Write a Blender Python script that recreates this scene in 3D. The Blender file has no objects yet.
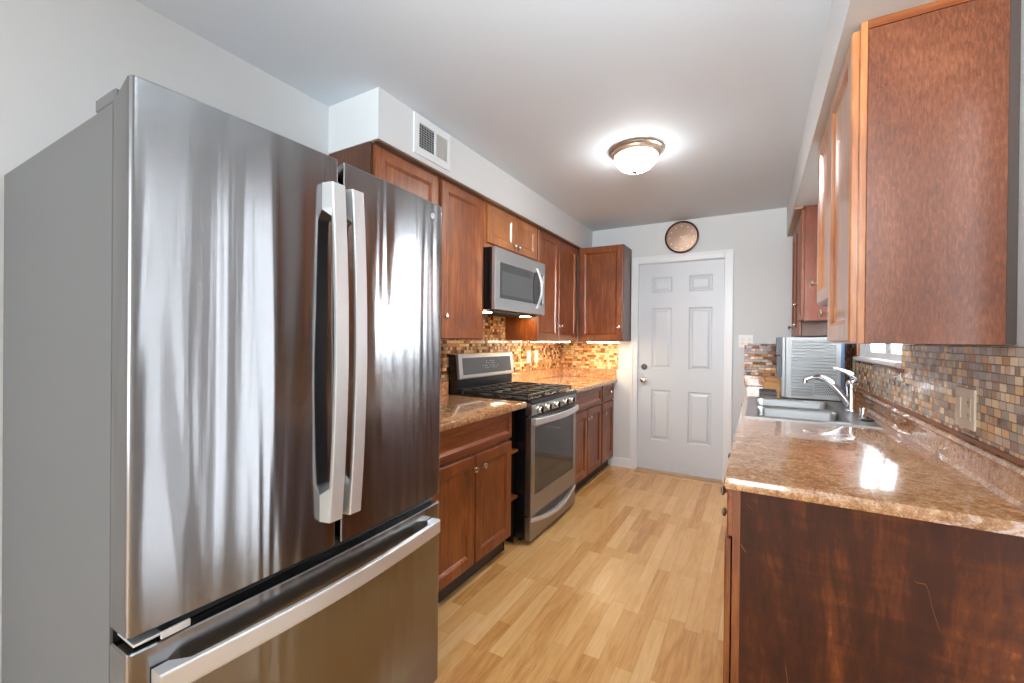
import bpy, bmesh, math, random
from mathutils import Vector, Matrix
random.seed(7)
sc = bpy.context.scene
C = sc.collection
PI = math.pi

# ------------------------------------------------------------------ camera
F_PX = 427.6
yaw, pit, rol = math.radians(-29.839), math.radians(-0.203), math.radians(0.5675)
CAMZ = 1.2916
fw0 = Vector((math.sin(yaw), math.cos(yaw), 0)); rt = Vector((math.cos(yaw), -math.sin(yaw), 0)); up0 = Vector((0, 0, 1))
fw = fw0 * math.cos(pit) + up0 * math.sin(pit)
up = -fw0 * math.sin(pit) + up0 * math.cos(pit)
cr_ = rt * math.cos(rol) + up * math.sin(rol)
cu_ = -rt * math.sin(rol) + up * math.cos(rol)
cam = bpy.data.cameras.new('camera'); cam_o = bpy.data.objects.new('camera', cam); C.objects.link(cam_o)
M = Matrix((cr_, cu_, -fw)).transposed().to_4x4(); M.translation = Vector((0, 0, CAMZ))
cam_o.matrix_world = M
cam.sensor_width = 36; cam.sensor_fit = 'HORIZONTAL'; cam.lens = F_PX * 36 / 1024
cam.clip_start = 0.02; cam.clip_end = 100
sc.camera = cam_o

# ------------------------------------------------------------------ world, daylight, added fill lights, exposure
w = bpy.data.worlds.new('sky'); sc.world = w; w.use_nodes = True
bg = w.node_tree.nodes['Background']; bg.inputs[0].default_value = (0.86, 0.93, 1.0, 1); bg.inputs[1].default_value = 2.4

def area(name, loc, direction, sx, sy, power, col=(1, 1, 1)):
    l = bpy.data.lights.new(name, 'AREA'); l.shape = 'RECTANGLE'; l.size = sx; l.size_y = sy; l.energy = power; l.color = col
    o = bpy.data.objects.new(name, l); C.objects.link(o); o.location = loc
    o.rotation_euler = Vector(direction).to_track_quat('-Z', 'Y').to_euler()
    return o
area('back_window_fill', (-0.66, -3.42, 1.35), (0, 1, 0.02), 2.0, 2.0, 36, (0.86, 0.95, 1.0))  # added fill outside the invented window behind the camera
area('daylight_kitchen_window', (0.86, 3.02, 1.75), (-1, 0, -0.1), 0.9, 0.85, 54, (0.84, 0.94, 1.0))
area('far_ceiling_fill', (1.25, 3.02, 0.95), (-1, 0.0, 0.85), 1.0, 0.9, 230, (0.90, 0.97, 1.0))  # extra lamp added outside, aimed up through the window to brighten the far ceiling
fl = area('camera_fill_light', (0.0, -0.35, 1.95), (-0.10, 0.90, 0.42), 0.6, 0.5, 13, (0.84, 0.94, 1.0))  # main soft fill added behind the camera, aimed forward and up
fl.data.spread = math.radians(100)
sc.view_settings.view_transform = 'Standard'; sc.view_settings.look = 'None'
sc.view_settings.exposure = 1.14; sc.view_settings.gamma = 1.0; sc.view_settings.use_curve_mapping = False
sc.cycles.max_bounces = 8; sc.cycles.diffuse_bounces = 5; sc.cycles.glossy_bounces = 5
sc.cycles.sample_clamp_indirect = 6; sc.cycles.caustics_reflective = False; sc.cycles.caustics_refractive = False
sc.cycles.use_denoising = True

# ------------------------------------------------------------------ materials
def srgb(r, g, b):
    f = lambda c: (c / 255) / 12.92 if c / 255 <= 0.04045 else ((c / 255 + 0.055) / 1.055) ** 2.4
    return (f(r), f(g), f(b), 1)
class N:
    def __init__(s, name):
        s.m = bpy.data.materials.new(name); s.m.use_nodes = True; s.t = s.m.node_tree
        s.b = s.t.nodes['Principled BSDF']
    def n(s, typ, **k):
        x = s.t.nodes.new('ShaderNode' + typ)
        for a, v in k.items():
            if a.startswith('i_'):
                key = a[2:].replace('_', ' ')
                x.inputs[key].default_value = v
            else: setattr(x, a, v)
        return x
    def l(s, a, b): s.t.links.new(a, b)
    def coords(s, scale=(1, 1, 1), swz=None, rot=(0, 0, 0)):
        tc = s.n('TexCoord'); out = tc.outputs['Object']
        if swz:
            sp = s.n('SeparateXYZ'); cb = s.n('CombineXYZ'); s.l(out, sp.inputs[0])
            for i, c in enumerate(swz):
                if c is not None: s.l(sp.outputs['XYZ'.index(c)], cb.inputs[i])
            out = cb.outputs[0]
        mp = s.n('Mapping'); mp.inputs['Scale'].default_value = scale; mp.inputs['Rotation'].default_value = rot
        s.l(out, mp.inputs[0]); return mp.outputs[0]
    def ramp(s, fac, stops, interp='LINEAR'):
        r = s.n('ValToRGB'); r.color_ramp.interpolation = interp
        el = r.color_ramp.elements
        while len(el) < len(stops): el.new(0.5)
        for e, (p, c) in zip(el, stops): e.position = p; e.color = c
        s.l(fac, r.inputs[0]); return r.outputs[0]
    def noise(s, vec, scale, detail=4, rough=0.55, dist=0.0):
        x = s.n('TexNoise'); x.inputs['Scale'].default_value = scale; x.inputs['Detail'].default_value = detail
        x.inputs['Roughness'].default_value = rough; x.inputs['Distortion'].default_value = dist
        s.l(vec, x.inputs['Vector']); return x.outputs['Fac']
    def mix(s, fac, a, b, mode='MIX'):
        x = s.n('Mix', data_type='RGBA', blend_type=mode)
        for sock, v in ((x.inputs[0], fac), (x.inputs[6], a), (x.inputs[7], b)):
            if hasattr(v, 'is_linked'): s.l(v, sock)
            else: sock.default_value = v
        return x.outputs[2]
    def math(s, op, a, b=0.0):
        x = s.n('Math', operation=op)
        for sock, v in ((x.inputs[0], a), (x.inputs[1], b)):
            if hasattr(v, 'is_linked'): s.l(v, sock)
            else: sock.default_value = v
        return x.outputs[0]
    def bump(s, h, strength, dist=0.002):
        x = s.n('Bump'); x.inputs['Strength'].default_value = strength; x.inputs['Distance'].default_value = dist
        s.l(h, x.inputs['Height']); s.l(x.outputs[0], s.b.inputs['Normal'])
    def set(s, **k):
        for a, v in k.items():
            i = s.b.inputs[a.replace('_', ' ')]
            if hasattr(v, 'is_linked'): s.l(v, i)
            else: i.default_value = v
        return s
def plain(name, col, rough=0.5, metal=0.0, **k):
    m = N(name); m.set(Base_Color=col, Roughness=rough, Metallic=metal)
    for a, v in k.items(): m.set(**{a: v})
    return m.m

def wood(name, dark, mid, light, grain='Z', rough=0.36, blotch=0.5, coat=0.10, fine=1.0):
    m = N(name)
    sc3 = {'Z': (1, 1, 0.10), 'Y': (1, 0.10, 1), 'X': (0.10, 1, 1)}[grain]
    v = m.coords(sc3)
    g = m.noise(v, 55 * fine, 5, 0.65, 0.4)
    g2 = m.noise(m.coords((1, 1, 0.45) if grain == 'Z' else sc3), 4.5, 3, 0.6, 0.8)
    f = m.math('ADD', m.math('MULTIPLY', g, 0.55), m.math('MULTIPLY', g2, blotch))
    col = m.ramp(f, [(0.28, dark), (0.5, mid), (0.72, light)])
    m.set(Base_Color=col, Roughness=rough, Coat_Weight=coat, Coat_Roughness=0.18)
    m.bump(g, 0.08, 0.001)
    return m.m
W_D, W_M, W_L = srgb(78, 35, 10), srgb(124, 63, 25), srgb(166, 98, 50)
WOODV = wood('cherry_wood_vertical', W_D, W_M, W_L, 'Z')
WOODH = wood('cherry_wood_lengthwise', W_D, W_M, W_L, 'Y')
WOODX = wood('cherry_wood_crosswise', W_D, W_M, W_L, 'X')
WOODHON = wood('honey_wood', srgb(120, 66, 30), srgb(168, 102, 56), srgb(200, 138, 86), 'Z', 0.3, 0.5, 0.7)
WOODSIDE = wood('cherry_veneer', srgb(104, 50, 30), srgb(142, 74, 50), srgb(172, 100, 70), 'Z', 0.30, 0.35, 0.35, 1.6)
WOODDK = wood('dark_cherry', srgb(52, 28, 16), srgb(78, 44, 26), srgb(104, 62, 40), 'Z')
WOODTRIM = wood('brown_trim', srgb(84, 62, 48), srgb(106, 80, 62), srgb(128, 98, 76), 'Y')
WOODTAN = wood('tan_trim', srgb(150, 112, 78), srgb(176, 136, 98), srgb(196, 156, 116), 'Y')
def base_panel():
    m = N('worn_cherry_panel')
    v = m.coords((1, 1, 0.22))
    g = m.noise(v, 40, 6, 0.7, 0.6)
    b = m.noise(m.coords((1.6, 1, 0.35)), 3.2, 5, 0.65, 1.4)
    fig = m.noise(m.coords((0.4, 1, 3.0)), 7, 4, 0.6, 1.0)
    f = m.math('ADD', m.math('MULTIPLY', g, 0.30), m.math('ADD', m.math('MULTIPLY', b, 0.65), m.math('MULTIPLY', fig, 0.18)))
    col = m.ramp(f, [(0.40, srgb(48, 22, 12)), (0.56, srgb(74, 36, 17)), (0.66, srgb(110, 57, 26)), (0.72, srgb(176, 100, 50))])
    # pale scratches
    cn = m.noise(m.coords((1, 1, 0.40)), 5.5, 2, 0.5, 0.8)
    line = m.ramp(m.math('ABSOLUTE', m.math('SUBTRACT', cn, 0.5)), [(0.0, (1, 1, 1, 1)), (0.0035, (0, 0, 0, 1))])
    msk = m.ramp(m.noise(m.coords(), 5, 2), [(0.56, (0, 0, 0, 1)), (0.62, (1, 1, 1, 1))])
    lm = m.math('MULTIPLY', m.math('MULTIPLY', line, msk), 0.6)
    col = m.mix(lm, col, srgb(200, 128, 70))
    m.set(Base_Color=col, Roughness=0.5, Specular_IOR_Level=0.25); m.bump(g, 0.06, 0.001)
    return m.m
BASEPANEL = base_panel()
def far_panel():   # veneer with scuffs near the bottom
    m = N('scuffed_veneer')
    g = m.noise(m.coords((1, 1, 0.22)), 170, 5, 0.7, 0.5)
    b = m.noise(m.coords((1, 1, 0.5)), 3.5, 4, 0.6, 1.0)
    f = m.math('ADD', m.math('MULTIPLY', g, 0.6), m.math('MULTIPLY', b, 0.4))
    col = m.ramp(f, [(0.34, srgb(80, 40, 22)), (0.5, srgb(114, 62, 37)), (0.68, srgb(148, 90, 60))])
    sp = m.noise(m.coords(), 32, 2, 0.5)
    spots = m.ramp(sp, [(0.74, (0, 0, 0, 1)), (0.78, (1, 1, 1, 1))])
    col = m.mix(m.math('MULTIPLY', spots, 0.7), col, srgb(80, 30, 26))
    m.set(Base_Color=col, Roughness=0.30, Coat_Weight=0.35, Coat_Roughness=0.22); m.bump(g, 0.07, 0.001)
    return m.m
FARPANEL = far_panel()

def paint(name, c, rough=0.55, bump=0.05):
    m = N(name); n = m.noise(m.coords(), 180, 3); m.set(Base_Color=c, Roughness=rough); m.bump(n, bump, 0.001); return m.m
WALL = paint('grey_wall_paint', srgb(212, 213, 213), 0.6)
CEIL = paint('ceiling_paint', srgb(214, 222, 230), 0.75)
WHITE = paint('white_trim_paint', srgb(228, 229, 231), 0.32, 0.02)
DOORW = paint('white_door_paint', srgb(206, 210, 215), 0.35, 0.02)
PLASTIC = plain('white_plastic', srgb(232, 230, 224), 0.35)
CREAMP = plain('cream_plastic', srgb(226, 214, 196), 0.35)

def floor_mat():
    m = N('oak_strip_laminate')
    v = m.coords((1, 1, 1), ('Y', 'X', None))
    def brick(wd, rh, mort, off=0.37, sq=1.0):
        b = m.n('TexBrick', offset=off, offset_frequency=2, squash=sq, squash_frequency=2)
        b.inputs['Color1'].default_value = (0, 0, 0, 1); b.inputs['Color2'].default_value = (1, 1, 1, 1)
        b.inputs['Mortar'].default_value = (0.5, 0.5, 0.5, 1)
        b.inputs['Scale'].default_value = 1; b.inputs['Mortar Size'].default_value = mort; b.inputs['Bias'].default_value = 0
        b.inputs['Brick Width'].default_value = wd; b.inputs['Row Height'].default_value = rh
        m.l(v, b.inputs['Vector']); return b
    b = brick(0.42, 0.068, 0.0007, 0.37, 1.35)
    g = m.noise(m.coords((1, 0.05, 1)), 70, 6, 0.7, 0.5)
    g2 = m.noise(m.coords((1, 0.14, 1)), 13, 4, 0.62, 2.6)
    f = m.math('ADD', m.math('MULTIPLY', b.outputs['Color'], 0.30), m.math('ADD', m.math('MULTIPLY', g, 0.34), m.math('MULTIPLY', g2, 0.40)))
    col = m.ramp(f, [(0.26, srgb(184, 122, 62)), (0.44, srgb(216, 160, 94)), (0.60, srgb(230, 182, 118)), (0.80, srgb(242, 204, 148))])
    col = m.mix(m.math('MULTIPLY', b.outputs['Fac'], 0.45), col, srgb(120, 80, 44))
    m.set(Base_Color=col, Roughness=0.30, Coat_Weight=0.15, Coat_Roughness=0.2); m.bump(g, 0.03, 0.0005)
    return m.m
FLOOR = floor_mat()

def granite(name, warm=1.0):
    m = N(name)
    v = m.coords()
    a = m.noise(v, 60, 6, 0.75, 0.8); b = m.noise(v, 9, 4, 0.6, 1.5); c = m.noise(v, 190, 3, 0.6)
    f = m.math('ADD', m.math('MULTIPLY', a, 0.6), m.math('ADD', m.math('MULTIPLY', b, 0.25), m.math('MULTIPLY', c, 0.25)))
    col = m.ramp(f, [(0.40, srgb(108, 66, 40)), (0.48, srgb(164, 112, 72)), (0.57, srgb(200, 150, 106)), (0.67, srgb(234, 200, 160))])
    m.set(Base_Color=col, Roughness=0.16, Coat_Weight=1.0, Coat_Roughness=0.05, Coat_IOR=1.6)
    return m.m
GRANITE = granite('speckled_tan_laminate')

def mosaic(name, u, palette, seed=0.0, tw=0.040, th=0.0238):
    m = N(name)
    tc = m.n('TexCoord'); sp = m.n('SeparateXYZ'); m.l(tc.outputs['Object'], sp.inputs[0])
    row = m.math('FLOOR', m.math('DIVIDE', sp.outputs[2], th))
    # every row is shifted by its own amount so that joints wander
    wn = m.n('TexWhiteNoise', noise_dimensions='1D'); m.l(row, wn.inputs['W'])
    sh = m.math('MULTIPLY', wn.outputs['Value'], tw)
    uu = m.math('ADD', m.math('ADD', sp.outputs['XYZ'.index(u)], 20.0 + seed), sh)
    cb = m.n('CombineXYZ'); m.l(uu, cb.inputs[0]); m.l(sp.outputs[2], cb.inputs[1])
    b = m.n('TexBrick', offset=0.5, offset_frequency=2, squash=0.62, squash_frequency=3)
    b.inputs['Color1'].default_value = (0, 0, 0, 1); b.inputs['Color2'].default_value = (1, 1, 1, 1); b.inputs['Mortar'].default_value = (0, 0, 0, 1)
    b.inputs['Scale'].default_value = 1; b.inputs['Mortar Size'].default_value = 0.0013; b.inputs['Mortar Smooth'].default_value = 0.1
    b.inputs['Bias'].default_value = 0; b.inputs['Brick Width'].default_value = tw; b.inputs['Row Height'].default_value = th
    m.l(cb.outputs[0], b.inputs['Vector'])
    r = b.outputs['Color']
    n = len(palette)
    col = m.ramp(r, [(i / n, p) for i, p in enumerate(palette)], 'CONSTANT')
    mott = m.noise(tc.outputs['Object'], 140, 3, 0.6)
    col = m.mix(m.math('MULTIPLY', mott, 0.35), col, m.mix(0.5, col, srgb(120, 92, 70)))
    col = m.mix(b.outputs['Fac'], col, srgb(124, 92, 68))
    rr = m.ramp(r, [(0.0, (0.12,) * 3 + (1,)), (0.3, (0.45,) * 3 + (1,)), (0.5, (0.1,) * 3 + (1,)), (0.75, (0.4,) * 3 + (1,)), (0.88, (0.15,) * 3 + (1,))], 'CONSTANT')
    rough = m.mix(b.outputs['Fac'], rr, (0.8, 0.8, 0.8, 1))
    m.set(Base_Color=col, Roughness=rough)
    h = m.math('ADD', m.math('SUBTRACT', 1.0, b.outputs['Fac']), m.math('MULTIPLY', mott, 0.25))
    m.bump(h, 0.5, 0.0012)
    return m.m
S = srgb
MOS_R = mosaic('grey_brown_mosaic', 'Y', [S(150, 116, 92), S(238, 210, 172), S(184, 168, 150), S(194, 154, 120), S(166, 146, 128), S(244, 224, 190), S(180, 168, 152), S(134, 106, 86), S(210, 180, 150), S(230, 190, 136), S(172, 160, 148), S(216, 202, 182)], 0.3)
MOS_L = mosaic('warm_lit_mosaic', 'Y', [S(100, 60, 32), S(236, 200, 150), S(190, 144, 98), S(128, 80, 46), S(244, 216, 172), S(206, 148, 82), S(176, 140, 106), S(112, 68, 40), S(226, 192, 144), S(236, 206, 160)], 1.1, 0.040)  # same tile as the right wall, with warm light put into the palette
MOS_E = mosaic('warm_lit_mosaic_across', 'X', [S(150, 94, 48), S(240, 206, 154), S(204, 160, 110), S(218, 158, 84), S(246, 220, 176), S(192, 128, 64), S(240, 210, 160), S(236, 200, 150)], 2.2, 0.048)  # end wall copy of the tile, warm strip light mixed into its colours
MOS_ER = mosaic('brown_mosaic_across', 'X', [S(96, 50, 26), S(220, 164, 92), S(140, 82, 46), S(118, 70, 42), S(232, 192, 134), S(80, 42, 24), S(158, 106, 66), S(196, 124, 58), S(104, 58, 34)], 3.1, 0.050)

def steel(name, base, rough=0.24, aniso=0.75, axis='Z', wav=0.0, streak=0.35):
    m = N(name)
    sc3 = {'Z': (1, 1, 0.012), 'Y': (1, 0.012, 1), 'X': (0.012, 1, 1)}[axis]
    g = m.noise(m.coords(sc3), 420, 3, 0.6)
    r = m.math('ADD', m.math('MULTIPLY', g, 0.14), rough - 0.07)
    m.set(Base_Color=base, Metallic=1.0, Roughness=r, Anisotropic=aniso)
    m.b.inputs['Anisotropic Rotation'].default_value = 0.25
    if wav:
        wv = m.noise(m.coords((1, 1, 0.07)), 7.5, 2, 0.5, 0.5)
        h = m.math('ADD', m.math('MULTIPLY', wv, 1.0), m.math('MULTIPLY', g, 0.004))
        m.bump(h, wav, 0.02)
    else: m.bump(g, 0.03, 0.0005)
    return m.m
STEEL_F = steel('brushed_fridge_steel', srgb(140, 139, 140), 0.17, 0.85, 'Z', 0.42)
STEEL = steel('brushed_steel', srgb(196, 197, 198), 0.36, 0.4, 'Y')
STEEL_H = plain('satin_steel', srgb(222, 222, 222), 0.40, 0.75)
STEEL_R = steel('range_steel', srgb(160, 156, 152), 0.36, 0.4, 'Y')
SINKST = plain('sink_steel', srgb(136, 135, 134), 0.36, 1.0)
CHROME = plain('chrome', srgb(204, 206, 210), 0.09, 1.0)
NICKEL = plain('satin_nickel', srgb(206, 200, 190), 0.2, 1.0)
BRONZE = plain('aged_bronze', srgb(184, 160, 140), 0.3, 0.9)
FSIDE = paint('grey_fridge_side', srgb(100, 100, 101), 0.45, 0.02)
BLACK = plain('black_enamel', srgb(22, 22, 24), 0.25)
BLACKM = plain('matte_black', srgb(14, 14, 15), 0.6)
IRON = plain('cast_iron', srgb(48, 48, 50), 0.42, 0.3)
DKGLASS = plain('dark_oven_glass', srgb(58, 59, 60), 0.06, 0.0, Specular_IOR_Level=0.6)
GREYGLASS = plain('grey_oven_glass', srgb(96, 98, 100), 0.12, 0.4)
TOEK = plain('toe_kick_black', srgb(42, 30, 26), 0.6)
RUBBER = plain('black_rubber', srgb(20, 20, 20), 0.5)
SILVERP = plain('silver_plastic', srgb(172, 173, 174), 0.4, 0.3)
BLUEP = plain('blue_film', srgb(88, 128, 170), 0.4)
COPPER = plain('copper_clock_face', srgb(160, 132, 114), 0.42, 0.8)
CPRIM = plain('bronze_clock_rim', srgb(96, 66, 50), 0.25, 0.9)
IVORY = plain('ivory_marks', srgb(236, 216, 198), 0.4)
CREAM = plain('cream_edge', srgb(216, 198, 168), 0.4)
BAMBOO = wood('light_box_wood', srgb(168, 112, 50), srgb(204, 148, 78), srgb(222, 172, 104), 'X', 0.4)
THRESH = wood('threshold_oak', srgb(150, 110, 64), srgb(184, 142, 92), srgb(206, 168, 118), 'X', 0.35)
def glass_mat():
    m = N('window_glass'); m.set(Base_Color=(1, 1, 1, 1), Roughness=0.0, Transmission_Weight=1.0, IOR=1.01, Specular_IOR_Level=0.2); return m.m
GLASS = glass_mat()
def emis(name, col, st):
    m = N(name); m.set(Base_Color=col, Emission_Color=col, Emission_Strength=st, Roughness=0.4); return m.m
LAMP = emis('frosted_lamp_glass', (1.0, 0.97, 0.93, 1), 18)
UCL = emis('warm_light_strip', (1.0, 0.82, 0.56, 1), 34.0)
HOODL = emis('hood_lamp', (1.0, 0.70, 0.38, 1), 34.0)

# ------------------------------------------------------------------ mesh helpers (all in world coordinates)
def nb(): return bmesh.new()
def box(bm, x0, x1, y0, y1, z0, z1, bev=0.0, seg=1):
    r = bmesh.ops.create_cube(bm, size=1.0, matrix=Matrix.Translation(((x0 + x1) / 2, (y0 + y1) / 2, (z0 + z1) / 2)) @ Matrix.Diagonal((abs(x1 - x0), abs(y1 - y0), abs(z1 - z0), 1)))
    if bev:
        es = {e for v in r['verts'] for e in v.link_edges}
        bmesh.ops.bevel(bm, geom=list(es), offset=bev, segments=seg, affect='EDGES', profile=0.5)
    return bm
def B(*a, **k): return box(nb(), *a, **k)
def loops(bm, rings, cap0=True, cap1=True, closed=True):
    vs = [[bm.verts.new(p) for p in r] for r in rings]
    n = len(vs[0])
    for a, b in zip(vs, vs[1:]):
        for i in range(n if closed else n - 1):
            j = (i + 1) % n
            try: bm.faces.new((a[i], a[j], b[j], b[i]))
            except ValueError: pass
    if cap0: bm.faces.new(list(reversed(vs[0])))
    if cap1: bm.faces.new(vs[-1])
    return vs
def prism(bm, prof, p0, p1, axis):
    """profile (a,b) pairs extruded along axis from p0 to p1; 'y': a->x,b->z ; 'x': a->y,b->z ; 'z': a->x,b->y"""
    def P(a, b, t): return {'y': (a, t, b), 'x': (t, a, b), 'z': (a, b, t)}[axis]
    loops(bm, [[P(a, b, p0) for a, b in prof], [P(a, b, p1) for a, b in prof]]); return bm
def lathe(bm, prof, origin, axis='Z', n=24, sgn=1):
    rings = []
    for r, h in prof:
        ring = []
        for i in range(n):
            t = 2 * PI * i / n; a, b = r * math.cos(t), r * math.sin(t)
            d = {'Z': (a, b, sgn * h), 'X': (sgn * h, a, b), 'Y': (a, sgn * h, b)}[axis]
            ring.append(Vector(origin) + Vector(d))
        rings.append(ring)
    loops(bm, rings); return bm
def tube(bm, pts, rad, n=10, flat=None):
    """round (or elliptical) tube along pts; rad number or list; flat = (up vector, ratio)"""
    pts = [Vector(p) for p in pts]; rings = []
    for i, p in enumerate(pts):
        d = (pts[min(i + 1, len(pts) - 1)] - pts[max(i - 1, 0)]).normalized()
        ref = Vector(flat[0]) if flat else (Vector((0, 0, 1)) if abs(d.z) < 0.9 else Vector((1, 0, 0)))
        s = d.cross(ref).normalized(); u = s.cross(d).normalized()
        r = rad[i] if isinstance(rad, (list, tuple)) else rad
        k = flat[1] if flat else 1
        rings.append([p + s * (r * math.cos(2 * PI * j / n)) + u * (r * k * math.sin(2 * PI * j / n)) for j in range(n)])
    loops(bm, rings); return bm
def fin(bm, smooth=False):
    bmesh.ops.recalc_face_normals(bm, faces=bm.faces[:])
    if smooth:
        for f in bm.faces: f.smooth = True
        for e in bm.edges:
            if len(e.link_faces) == 2 and e.calc_face_angle(0) > math.radians(smooth if smooth > 1 else 40): e.smooth = False
    return bm
def wloc(o):
    v = Vector(o.location)
    while o.parent: o = o.parent; v += Vector(o.location)
    return v
def obj(name, bm, mat, parent=None, smooth=False, label=None, loc=None):
    fin(bm, smooth)
    org = Vector(loc) if loc is not None else (wloc(parent) if parent else Vector((0, 0, 0)))
    for v in bm.verts: v.co -= org
    me = bpy.data.meshes.new(name); bm.to_mesh(me); bm.free(); me.materials.append(mat)
    o = bpy.data.objects.new(name, me); C.objects.link(o)
    if parent: o.parent = parent
    elif loc is not None: o.location = loc
    if label: o['label'] = label
    return o
def thing(name, label, cat, loc, group=None):
    o = bpy.data.objects.new(name, None); C.objects.link(o); o.location = loc; o.empty_display_size = 0.1
    o['label'] = label; o['category'] = cat
    if group: o['group'] = group
    return o
def tag(o, label, cat, group=None):
    o['label'] = label; o['category'] = cat
    if group: o['group'] = group
    return o
def struct(name, bm, mat, smooth=False):
    o = obj(name, bm, mat, None, smooth); o['kind'] = 'structure'; return o

# panel door: face outwards along n (axis 'x'/'y', sign), spanning a0..a1 and z0..z1, front face at 'front'
def pdoor(bm, axis, sg, front, a0, a1, z0, z1, t=0.02, fr=0.055, rec=0.011, ease=0.004):
    def P(a, z, d):  # d = depth behind the front face
        q = front - sg * d
        return (q, a, z) if axis == 'x' else (a, q, z)
    def ring(i, d): return [P(a0 + i, z0 + i, d), P(a1 - i, z0 + i, d), P(a1 - i, z1 - i, d), P(a0 + i, z1 - i, d)]
    f = min(fr, (a1 - a0) * 0.28, (z1 - z0) * 0.28)
    loops(bm, [ring(0, t), ring(0, ease), ring(ease, 0), ring(f, 0), ring(f + 0.005, 0.003), ring(f + 0.012, rec * 0.7), ring(f + 0.016, rec)])
    return bm
def knob_bm(axis, sg, pos, s=1.0):
    prof = [(0.0045, 0), (0.0045, 0.012), (0.006, 0.014), (0.0145, 0.019), (0.016, 0.023), (0.0145, 0.027), (0.008, 0.030), (0.001, 0.0305)]
    return lathe(nb(), [(r * s, h * s) for r, h in prof], pos, axis.upper(), 18, sg)

# ------------------------------------------------------------------ dimensions
XL, XR, YE, YB, ZC = -1.889, 0.572, 4.38, -3.3, 2.459
ZS = 2.222
T = 0.12

# ------------------------------------------------------------------ room shell
struct('floor', B(XL - T, XR + T, YB - T, YE + T, -0.08, 0), FLOOR)
struct('ceiling', B(XL - T, XR + T, YB - T, YE + T, ZC, ZC + 0.08), CEIL)
struct('wall_left', B(XL - T, XL, YB, YE + T, 0, ZC), WALL)
b = nb()   # end wall around the door opening
DX0, DX1, DZ = -1.047, -0.263, 2.062
box(b, XL, DX0, YE, YE + T, 0, ZC); box(b, DX1, XR, YE, YE + T, 0, ZC); box(b, DX0, DX1, YE, YE + T, DZ, ZC)
struct('wall_end', b, WALL)
b = nb()   # right wall around kitchen window and an invented, unseen patio door
WY0, WY1, WZ0, WZ1 = 2.56, 3.50, 1.206, 2.12
PY0, PY1, PZ1 = 0.60, 1.36, 2.14
box(b, XR, XR + T, YB, PY0, 0, ZC); box(b, XR, XR + T, PY0, PY1, PZ1, ZC); box(b, XR, XR + T, PY1, WY0, 0, ZC)
box(b, XR, XR + T, WY0, WY1, 0, WZ0); box(b, XR, XR + T, WY0, WY1, WZ1, ZC); box(b, XR, XR + T, WY1, YE + T, 0, ZC)
struct('wall_right', b, WALL)
b = nb()   # wall behind the camera with a wide window invented to let light in
box(b, XL, XL + 0.2, YB - T, YB, 0, ZC); box(b, XR - 0.2, XR, YB - T, YB, 0, ZC)
box(b, XL + 0.2, XR - 0.2, YB - T, YB, 0, 0.3); box(b, XL + 0.2, XR - 0.2, YB - T, YB, 2.35, ZC)
struct('wall_back', b, WALL)
struct('wall_soffit_left', B(XL, -1.535, 1.41, YE, ZS, ZC), WALL)
struct('wall_soffit_right', B(0.210, XR, -1.0, YE, ZS, ZC), WALL)
struct('trim_1', B(-1.572, -1.536, 1.412, 4.05, 2.212, ZS - 0.0005), WOODTRIM)
struct('trim_2', B(0.214, 0.262, 3.50, YE - 0.001, 2.205, ZS - 0.0005), WOODTAN)
# baseboard
b = nb(); prism(b, [(YE, 0), (YE - 0.014, 0), (YE - 0.014, 0.075), (YE - 0.008, 0.088), (YE, 0.092)], -1.338, -1.112, 'x')
struct('baseboard_end', b, WHITE)
b = nb(); prism(b, [(XL, 0), (XL + 0.014, 0), (XL + 0.014, 0.075), (XL + 0.008, 0.088), (XL, 0.092)], YB, 0.25, 'y')
struct('baseboard_left', b, WHITE)
b = nb(); prism(b, [(XR, 0), (XR - 0.014, 0), (XR - 0.014, 0.075), (XR - 0.008, 0.088), (XR, 0.092)], YB, PY0 - 0.07, 'y')
struct('baseboard_right', b, WHITE)

# kitchen window
def window(name, axis_x, y0, y1, z0, z1, mull):
    fo = nb(); x0, x1 = XR + 0.03, XR + 0.075; f = 0.035
    box(fo, x0, x1, y0, y0 + f, z0, z1); box(fo, x0, x1, y1 - f, y1, z0, z1); box(fo, x0, x1, y0 + f, y1 - f, z0, z0 + f); box(fo, x0, x1, y0 + f, y1 - f, z1 - f, z1)
    for mu in mull: box(fo, x0 + 0.005, x1 - 0.005, mu - 0.017, mu + 0.017, z0 + f, z1 - f)
    o = struct(name, fo, WHITE)
    obj('window_pane', B(x0 + 0.018, x0 + 0.022, y0 + f, y1 - f, z0 + f, z1 - f), GLASS, o)
    return o
w1 = window('window_1', 0, WY0, WY1, WZ0, WZ1, [3.02])
b = nb(); prism(b, [(XR + 0.03, 1.207), (XR - 0.022, 1.207), (XR - 0.030, 1.201), (XR - 0.030, 1.188), (XR - 0.022, 1.181), (XR, 1.179), (XR + 0.0, 1.2055), (XR + 0.03, 1.2055)], 2.545, 3.53, 'y')
obj('window_sill', b, WHITE, w1)
obj('sill_block', B(XR - 0.026, XR - 0.001, 2.50, 2.62, 1.163, 1.1785), WOODH, w1, label='small brown block under the sill')
obj('window_casing', B(XR - 0.016, XR - 0.0005, 3.505, 3.575, 1.209, 2.12, bev=0.003), WOODV, w1, label='wooden side casing')
w2 = window('window_added_patio', 0, PY0, PY1, 0.01, PZ1, [0.925])  # unseen patio door, added for light and bright bands reflected in the fridge
for k, (yc, hw) in enumerate(((0.655, 0.020), (0.735, 0.016), (0.838, 0.036), (1.000, 0.045), (1.095, 0.045), (1.21, 0.008))):
    obj('reflection_slat', box(nb(), XR + 0.004, XR + 0.008, yc - hw, yc + hw, 0.05, PZ1 - 0.02), paint('reflection_slat_paint', srgb(225, 225, 225), 0.6) if k == 0 else bpy.data.materials['reflection_slat_paint'], w2)  # unseen slats, added and spaced to streak the fridge reflection
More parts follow.
